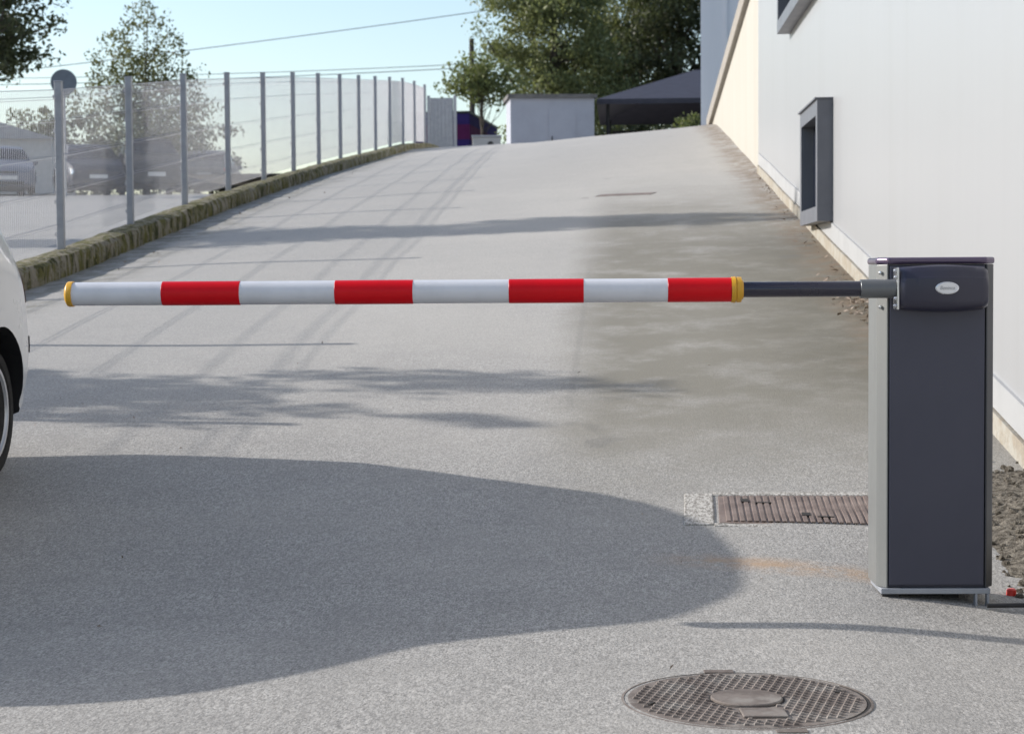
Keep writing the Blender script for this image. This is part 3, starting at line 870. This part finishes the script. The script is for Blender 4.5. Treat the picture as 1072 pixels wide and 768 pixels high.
for ix in range(-16, 17):
    for iy in range(-16, 17):
        p = ang @ Vector((ix*sp_+(iy % 2)*sp_/2, iy*sp_*.9, 0))
        if p.length > RM-.03: continue
        if (p.x/.092)**2 + (p.y/.092)**2 < 1.05: continue
        if abs(p.x-.02) < .060 and -.205 < p.y < -.092: continue
        h_ = .0050
        a, b = .0070, .0042
        vs = [(p.x-a, p.y-a, .002), (p.x+a, p.y-a, .002), (p.x+a, p.y+a, .002), (p.x-a, p.y+a, .002),
              (p.x-b, p.y-b, .002+h_), (p.x+b, p.y-b, .002+h_), (p.x+b, p.y+b, .002+h_), (p.x-b, p.y+b, .002+h_)]
        mb.add(vs, [(4, 5, 6, 7), (0, 1, 5, 4), (1, 2, 6, 5), (2, 3, 7, 6), (3, 0, 4, 7)])
st = mb.build('stud', M['iron2'], mh); st['kind'] = 'stuff'
mb = MB(); mb.lathe([(.0, 0), (.0, .086), (.006, .086), (.0085, .083), (.0085, 0)], 'Z', 48); mb.build('boss', M['iron2'], mh, smooth=True)
mb = MB(); mb.lathe([(.0022, .086), (.0026, .092), (.0022, .092)], 'Z', 48); mb.build('groove', M['gap'], mh)
mb = MB(); mb.box((.02, -.150, .005), (.105, .085, .006)); mb.build('lift_plate', M['iron2'], mh, bevel=.003)
mb = MB(); mb.box((.235, .07, .004), (.028, .012, .004), Matrix.Rotation(R(60), 3, 'Z')); mb.box((-.235, -.05, .004), (.028, .012, .004), Matrix.Rotation(R(60), 3, 'Z')); mb.build('keyhole', M['gap'], mh)

# rectangular drain cover in its concrete surround, beside the barrier
DX, DY = .772, 7.19
dr = thing('drain_cover', (DX, DY, 0), 0, 'rectangular brown ribbed drain cover in pale concrete behind the barrier post', 'drain cover')
dr.location = (DX, DY, 0); dr.rotation_euler = (0, 0, R(-2.0))
xa = mh.rotation_quaternion @ Vector((1, 0, 0)); mh.rotation_quaternion = mh.rotation_quaternion @ Euler((0, 0, -math.atan2(xa.y, xa.x)+R(4))).to_quaternion()
W2, D2 = .44, .235
mb = MB()
mb.box((-W2-.055, 0, -.03), (.11, 2*D2+.05, .072)); mb.box((W2+.04, 0, -.03), (.08, 2*D2+.05, .072))
mb.box((0, D2+.026, -.0305), (2*W2, .052, .071)); mb.box((0, -D2-.022, -.0305), (2*W2, .044, .071))
sur = mb.build('surround', M['concrete'], dr, bevel=.004)
mb = MB(); mb.box((0, 0, -.035), (2*W2, 2*D2, .060)); mb.build('bed', M['gap'], dr)
mb = MB(); mb.box((.006, -.002, -.022), (2*W2-.026, 2*D2-.022, .052)); pl = mb.build('plate', M['iron'], dr, bevel=.002)
mb = MB()
for i in range(33):
    x_ = -W2+.05+i*.0255
    rot = Matrix.Rotation(R(1), 3, 'Z')
    mb.box((x_, 0, .0055), (.0170, 2*D2-.05, .005), rot)
rb = mb.build('rib', M['iron'], dr, bevel=.002)
rb['kind'] = 'stuff'
for (a, b) in ((-.32, .12), (-.10, -.10), (.26, .15)):
    mb = MB(); mb.box((a, b, .0065), (.032, .045, .008)); mb.build('keyhole', M['gap'], dr)
    mb = MB(); mb.box((a+.07, b-.035, .0062), (.06, .012, .008)); mb.build('lifting_slot', M['gap'], dr)

def drape(root):
    """let a flat thing follow the warped asphalt it is set in"""
    c_, s__ = math.cos(root.rotation_euler.z), math.sin(root.rotation_euler.z)
    for o in root.children:
        for v in o.data.vertices:
            v.co.z += float(road_z(root.location.x+v.co.x*c_-v.co.y*s__, root.location.y+v.co.x*s__+v.co.y*c_))
drape(dr)
# far cover, only a thin dark line up the drive
fm = thing('drain_cover', (.02, 21.6, 0), -R(18), 'small flat dark drain cover far up the ramp', 'drain cover')
mb = MB(); mb.box((0, 0, -.004), (.60, .17, .014)); mb.build('plate', M['iron'], fm)
mb = MB(); mb.box((0, .10, -.003), (.66, .03, .013)); mb.box((0, -.10, -.003), (.66, .03, .013)); mb.box((-.315, 0, -.003), (.03, .17, .013)); mb.box((.315, 0, -.003), (.03, .17, .013)); mb.build('frame', M['iron2'], fm)
drape(fm)

# ------------------------------------------------------------------ the barrier
M['panel'] = paint('anthracite_panel', (.048, .050, .075), .38, .1, .06, 4, .5, bump=.03)
M['alu'] = paint('grey_corner_profile', (.205, .21, .205), .42, .3, .07, 6, .5)
M['alu_shaded'] = paint('shaded_corner_profile', (.045, .047, .054), .42, .3, .07, 6, .5)  # same profile as the left one, its shade painted into the colour
M['housing'] = paint('dark_blue_grey_plastic', (.026, .026, .046), .34, 0, .06, 5, .5)
M['lid'] = paint('glossy_purple_grey_lid', (.10, .075, .125), .16, .3, .05, 5, .6)
M['pipe'] = paint('dark_blue_pipe', (.016, .015, .032), .25, .2, .06, 5, .6, coat=.4)
M['sleeve'] = paint('grey_sleeve', (.13, .137, .145), .35, .3, .06, 8)
M['boom_white'] = paint('white_boom_paint', (.62, .63, .67), .38, 0, .10, 9, .4, coat=.1)
M['boom_red'] = paint('red_reflective_band', (.60, .004, .010), .36, 0, .12, 7, .2)
M['yellow'] = paint('yellow_plastic', (.62, .33, .02), .38, 0, .10, 20, .5)
M['chrome'] = paint('bright_metal', (.55, .56, .58), .22, .9, .05, 8)
M['badge'] = paint('silver_badge', (.62, .63, .66), .25, .6, .05, 20)
bar = thing('traffic_barrier', (.957, 5.930, 0), R(1.4), 'closed car park barrier with red and white striped boom and dark grey cabinet', 'barrier')
# local: x along the front, -y faces the camera, front panel at y = 0
PW, CH, DP = .1485, .030, .20
ZB, ZT = .034, 1.030
mb = MB()
poly = [(-PW, .006), (PW, .006), (PW, DP-.01), (-PW, DP-.01)]
mb.prism(poly, lambda p, a: (p[0], p[1], a), ZB, ZT)
mb.build('cabinet', M['panel'], bar, bevel=.002)
mb = MB(); mb.box((0, -.0, (ZB+ZT)/2+.002), (2*PW-.006, .012, ZT-ZB-.012)); fp = mb.build('front_panel', M['panel'], bar, bevel=.003)
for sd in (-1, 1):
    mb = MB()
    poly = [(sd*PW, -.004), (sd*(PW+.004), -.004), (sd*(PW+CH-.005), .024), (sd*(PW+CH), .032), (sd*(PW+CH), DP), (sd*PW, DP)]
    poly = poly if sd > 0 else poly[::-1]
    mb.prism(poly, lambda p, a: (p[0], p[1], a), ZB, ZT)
    mb.build('corner_profile', M['alu'] if sd < 0 else M['alu_shaded'], bar, bevel=.003)
mb = MB()
o_ = .004
poly = [(-PW-o_*.3, -.010), (PW+o_*.3, -.010), (PW+CH+o_, .028), (PW+CH+o_, DP+.006), (-PW-CH-o_, DP+.006), (-PW-CH-o_, .028)]
mb.prism(poly, lambda p, a: (p[0], p[1], a), ZT+.001, ZT+.022)
mb.build('lid', M['lid'], bar, bevel=.008, segs=3)
mb = MB()
poly = [(-PW-CH+.008, -.014), (PW+CH-.014, -.014), (PW+CH-.014, DP), (-PW-CH+.008, DP)]
mb.prism(poly, lambda p, a: (p[0], p[1], a), ZB-.018, ZB-.001)
bf = mb.build('base_frame', M['galv'], bar, bevel=.002)
mb = MB()
for a, b in ((.140, -.006), (.140, .17)):
    mb.box((a-.020, b, ZB-.040), (.006, .03, .044)); mb.box((a+.016, b, ZB-.040), (.006, .03, .044)); mb.box((a-.002, b, ZB-.060), (.042, .03, .006))
mb.build('levelling_foot', M['galv'], bf)
mb = MB()
for a, b in ((-.14, .02), (-.14, .17), (.06, .10)): mb.box((a, b, ZB-.045), (.05, .05, .054))
mb.build('levelling_foot', M['black'], bf)
# round bolts on the left corner profile
for zc in (1.005, .955, .90):
    mb = MB(); mb.lathe([(0, .0), (0, .006), (.004, .005), (.005, 0)], 'Y', 12)
    b_ = mb.build('bolt', M['chrome'], bar); b_.location = (-PW-.022, .0135, zc); b_.rotation_euler = (R(180), 0, R(-38))
# arm head: motor housing with tapered body and a waist line
ARM_Z = .957
hx0, hx1 = -.128, .142
mb = MB()
def hs(u):      # half height along the length
    return .0635 + .0085*math.sin(math.pi*min(1, u*1.0))
N_ = 24
vs = []; rings = 0
for i in range(N_+1):
    u = i/N_
    x_ = hx0+(hx1-hx0)*u
    hh = hs(u)
    end = min(u, 1-u)
    rr = min(1, end/.045+.0)
    dpth = .085+.012*math.sin(math.pi*u)
    sc_ = .90+.10*math.sqrt(max(0, 1-(1-rr)**2))
    sec = []
    # front outline of the section from bottom to top: (y towards camera negative, z)
    key = [(-.006, -hh*.98), (-.045, -hh), (-dpth*.80, -hh*.93), (-dpth*.97, -hh*.72), (-dpth, -hh*.50), (-dpth*1.03, 0.0), (-dpth, hh*.46), (-dpth*.955, hh*.52), (-dpth*.93, hh*.70), (-dpth*.78, hh*.93), (-.045, hh), (-.006, hh*.98)]
    for (y_, z_) in key: sec.append((x_, y_*sc_ if y_ < -.01 else y_, z_*sc_))
    vs += sec
m_ = len(key); fs = []
for i in range(N_):
    for j in range(m_): fs.append((i*m_+j, i*m_+(j+1) % m_, (i+1)*m_+(j+1) % m_, (i+1)*m_+j))
fs.append(tuple(range(m_))); fs.append(tuple(N_*m_+j for j in range(m_)))
mb.add([(a, b, c+ARM_Z) for a, b, c in vs], fs)
ho = mb.build('arm_housing', M['housing'], bar, smooth=True, bevel=.002)
mb = MB(); mb.lathe([(0, .0), (0, .019), (-.003, .0185), (-.004, .016), (-.0034, .0155), (-.0034, 0)], 'Y', 40)
bd = mb.build('badge', M['badge'], ho, smooth=True); bd.location = (.012, -.0995, ARM_Z+.001); bd.scale = (1.9, 1, 1.0)
cu_ = bpy.data.curves.new('lettering', 'FONT'); cu_.body = 'Beninca'; cu_.size = .0165; cu_.align_x = 'CENTER'; cu_.align_y = 'CENTER'; cu_.extrude = .0004; cu_.shear = .2
to = bpy.data.objects.new('lettering', cu_); col.objects.link(to)
dg = bpy.context.evaluated_depsgraph_get(); me = bpy.data.meshes.new_from_object(to.evaluated_get(dg))
bpy.data.objects.remove(to)
M['letter'] = paint('grey_lettering', (.16, .17, .18), .5)
me.materials.clear(); me.materials.append(M['letter'])
lt = bpy.data.objects.new('lettering', me); col.objects.link(lt); lt.parent = bd
lt.rotation_euler = (R(90), 0, 0); lt.location = (0, -.0036, 0); lt.scale = (.46, 1, 1)
# bright clamp plate with bolts where the arm enters
mb = MB()
mb.box((hx0-.004, -.048, ARM_Z), (.007, .070, .128))
fl = mb.build('clamp_plate', M['chrome'], bar, bevel=.002)
for zc in (-.052, -.030, .034, .054):
    mb = MB(); mb.lathe([(0, 0), (0, .0065), (-.006, .0065), (-.009, .004), (-.009, 0)], 'X', 6); b_ = mb.build('bolt', M['chrome'], fl); b_.location = (hx0-.0076, -.071 if abs(zc) > .04 else -.078, ARM_Z+zc)
BY = -.050                       # axis of the arm in front of the panel
def L(px):                       # arm lengths, measured leftwards from the clamp plate
    return -(hx0-.008 - ((1.15-(px-536)*.00286)/(.9956+(px-536)*.000047)))
def seg(name, a, b, r, mat, par, extra=None, n=40):
    mb = MB()
    prof = extra or [(a, 0), (a, r-.001), (a-.001*math.copysign(1, a-b), r), (b+.001*math.copysign(1, a-b), r), (b, r-.001), (b, 0)]
    mb.lathe(prof, 'X', n, (0, BY, ARM_Z))
    return mb.build(name, mat, par, smooth=True)
x0 = hx0-.008
def X(l): return x0-l
l_sl, l_pipe, l_col = .106, .463, .497
seg('sleeve', X(0), X(l_sl), .0288, M['sleeve'], bar)
seg('support_pipe', X(l_sl-.002), X(l_pipe+.03), .0238, M['pipe'], bar)
TIP = 2.545
boom = seg('boom', X(l_col), X(TIP-.022), .0360, M['boom_white'], bar)
r_ = .0365
mb = MB(); mb.lathe([(X(l_col), .0), (X(l_col), .0392), (X(l_col-.012), .0405), (X(l_col-.013), .0375), (X(l_col-.016), .0375), (X(l_col-.017), .0395), (X(l_col-.030), .0385), (X(l_col-.031), .031), (X(l_col-.036), .029), (X(l_col-.036), 0)], 'X', 40, (0, BY, ARM_Z)); mb.build('collar', M['yellow'], bar, smooth=True)
mb = MB(); mb.lathe([(X(TIP-.024), 0), (X(TIP-.024), .0392), (X(TIP-.010), .0392), (X(TIP-.006), .037), (X(TIP), .026), (X(TIP+.001), 0)], 'X', 40, (0, BY, ARM_Z)); mb.build('end_cap', M['yellow'], bar, smooth=True)
def lpx(px): return (1.15-(px-536)*.00286)/(.9956+(px-536)*.000047)
off = l_col-lpx(766)
for a, b in ((766.5, 698), (609, 530), (429.5, 348), (249.5, 169)):
    KS = (TIP-.022-l_col)/(lpx(76.5)-lpx(766))
    ll = lambda p: l_col+(lpx(p)-lpx(766))*KS
    seg('red_band', X(ll(a)) if a < 760 else X(l_col+.0005), X(ll(b)), .0372, M['boom_red'], boom)

# ------------------------------------------------------------------ small things on the ground
# loose rubble between the barrier and the wall
t = NT('rubble_soil')
c = t.mix(t.step(t.noise(40, 4, .7), .35, .65), (.085, .072, .055), (.27, .24, .195))
t.set(c, .95, 0, .2); t.bump(t.noise(60, 4, .7), 1, .03); M['rubble'] = t.m
mb = MB()
rs = np.random.default_rng(5)
def heap(x, y): return .055*sstep(1.22, 1.60, x)*sstep(5.2, 6.2, y)*(1-sstep(7.0, 8.1, y))
xs_ = np.linspace(1.18, 1.66, 22); ys_ = np.linspace(5.15, 8.15, 95)
X_, Y_ = np.meshgrid(xs_, ys_)
Z_ = road_z(X_, Y_) + heap(X_, Y_) - .004 - .02*sstep(7.7, 8.1, Y_) + rs.normal(0, .0035, X_.shape)*sstep(1.2, 1.4, X_)
nx = len(xs_)
vs = np.stack([X_.ravel(), Y_.ravel(), Z_.ravel()], 1).tolist()
fs = [(j*nx+i, j*nx+i+1, (j+1)*nx+i+1, (j+1)*nx+i) for j in range(len(ys_)-1) for i in range(nx-1)]
mb.add(vs, fs)
ico = [(0, 0, 1), (.894, 0, .447), (.276, .851, .447), (-.724, .526, .447), (-.724, -.526, .447), (.276, -.851, .447),
       (.724, .526, -.447), (-.276, .851, -.447), (-.894, 0, -.447), (-.276, -.851, -.447), (.724, -.526, -.447), (0, 0, -1)]
icf = [(0,1,2),(0,2,3),(0,3,4),(0,4,5),(0,5,1),(1,6,2),(2,7,3),(3,8,4),(4,9,5),(5,10,1),(6,7,2),(7,8,3),(8,9,4),(9,10,5),(10,6,1),(11,7,6),(11,8,7),(11,9,8),(11,10,9),(11,6,10)]
def stone(mb, p, r):
    rot = Euler(rs.random(3)*6.28).to_matrix(); sc = np.array([1, .7+.5*rs.random(), .5+.4*rs.random()])*r
    mb.add([Vector(p)+rot @ Vector(np.array(v)*sc*(.8+.4*rs.random())) for v in ico], icf)
for i in range(260):
    x_ = 1.24+.40*rs.random(); y_ = 5.6+2.4*rs.random()
    stone(mb, (x_, y_, float(road_z(x_, y_))+float(heap(x_, y_))-.002), .005+.016*rs.random()**2.5)
tag(mb.build('rubble', M['rubble'], fix=False), 'loose gravel and broken mortar between the barrier and the white wall', 'rubble', kind='stuff')

# dry leaves gathered at the foot of the wall
t = NT('dry_leaf'); gi = t.n('ShaderNodeNewGeometry')
t.set(t.mix(gi.outputs['Random Per Island'], (.17, .125, .09), (.36, .30, .25)), .85, 0, .2); M['dry'] = t.m
mb = MB()
def litter(x_, y_, L_):
    z_ = float(road_z(x_, y_))+.008+.025*rs.random()
    rot = Euler((rs.normal(0, .5), rs.normal(0, .5), rs.random()*6.28)).to_matrix()
    pts = [(-L_, 0, 0), (-.2*L_, -.42*L_, .12*L_), (L_, 0, .1*L_), (-.2*L_, .42*L_, .16*L_)]
    vv = [Vector((x_, y_, z_))+rot @ Vector(p) for p in pts]
    for v in vv: v.z = max(v.z, float(road_z(v.x, v.y))+.004)
    mb.add(vv, [(0, 1, 2), (0, 2, 3)])
for i in range(120):
    litter(min(1.57, 1.47+rs.normal(0, .06)), 12.5+rs.normal(0, .5), .012+.022*rs.random())
for i in range(110):
    y_ = 9.5+15*rs.random(); litter(1.59-abs(rs.normal(0, .07)), y_, .010+.018*rs.random())
for i in range(40):
    litter(-4.8+abs(rs.normal(0, .3)), 9+22*rs.random(), .012+.015*rs.random())
for i in range(26):
    litter(-3+4.2*rs.random(), 4.6+7*rs.random(), .005+.008*rs.random())
tag(mb.build('dry_leaves', M['dry'], fix=False), 'dry brown leaves gathered at the foot of the white wall', 'leaves', kind='stuff')

# black cable coming out of the ground beside the cabinet
mb = MB()
pts = []
for i in range(20):
    u = i/19; x_ = 1.10+.55*u; y_ = 5.86-.05*math.sin(u*2.2)+.10*u
    pts.append((x_-1.10, y_-5.86, float(road_z(x_, y_))+.014+.02*math.sin(u*3.1)))
mb.tube(pts, .007, 10)
o = mb.build('ground_cable', M['black'], smooth=True); o.location = (1.10, 5.86, 0)
tag(o, 'black cable lying on the asphalt from the cabinet foot to the wall', 'cable')
# red plastic cap
mb = MB(); mb.lathe([(0, 0), (0, .016), (.018, .015), (.022, .010), (.022, 0)], 'Z', 20)
o = mb.build('red_cap', paint('red_plastic', (.6, .03, .02), .4), smooth=True)
o.location = (1.225, 6.12, float(road_z(1.225, 6.12))+.0)
tag(o, 'small red plastic cap on the ground at the right foot of the cabinet', 'cap')
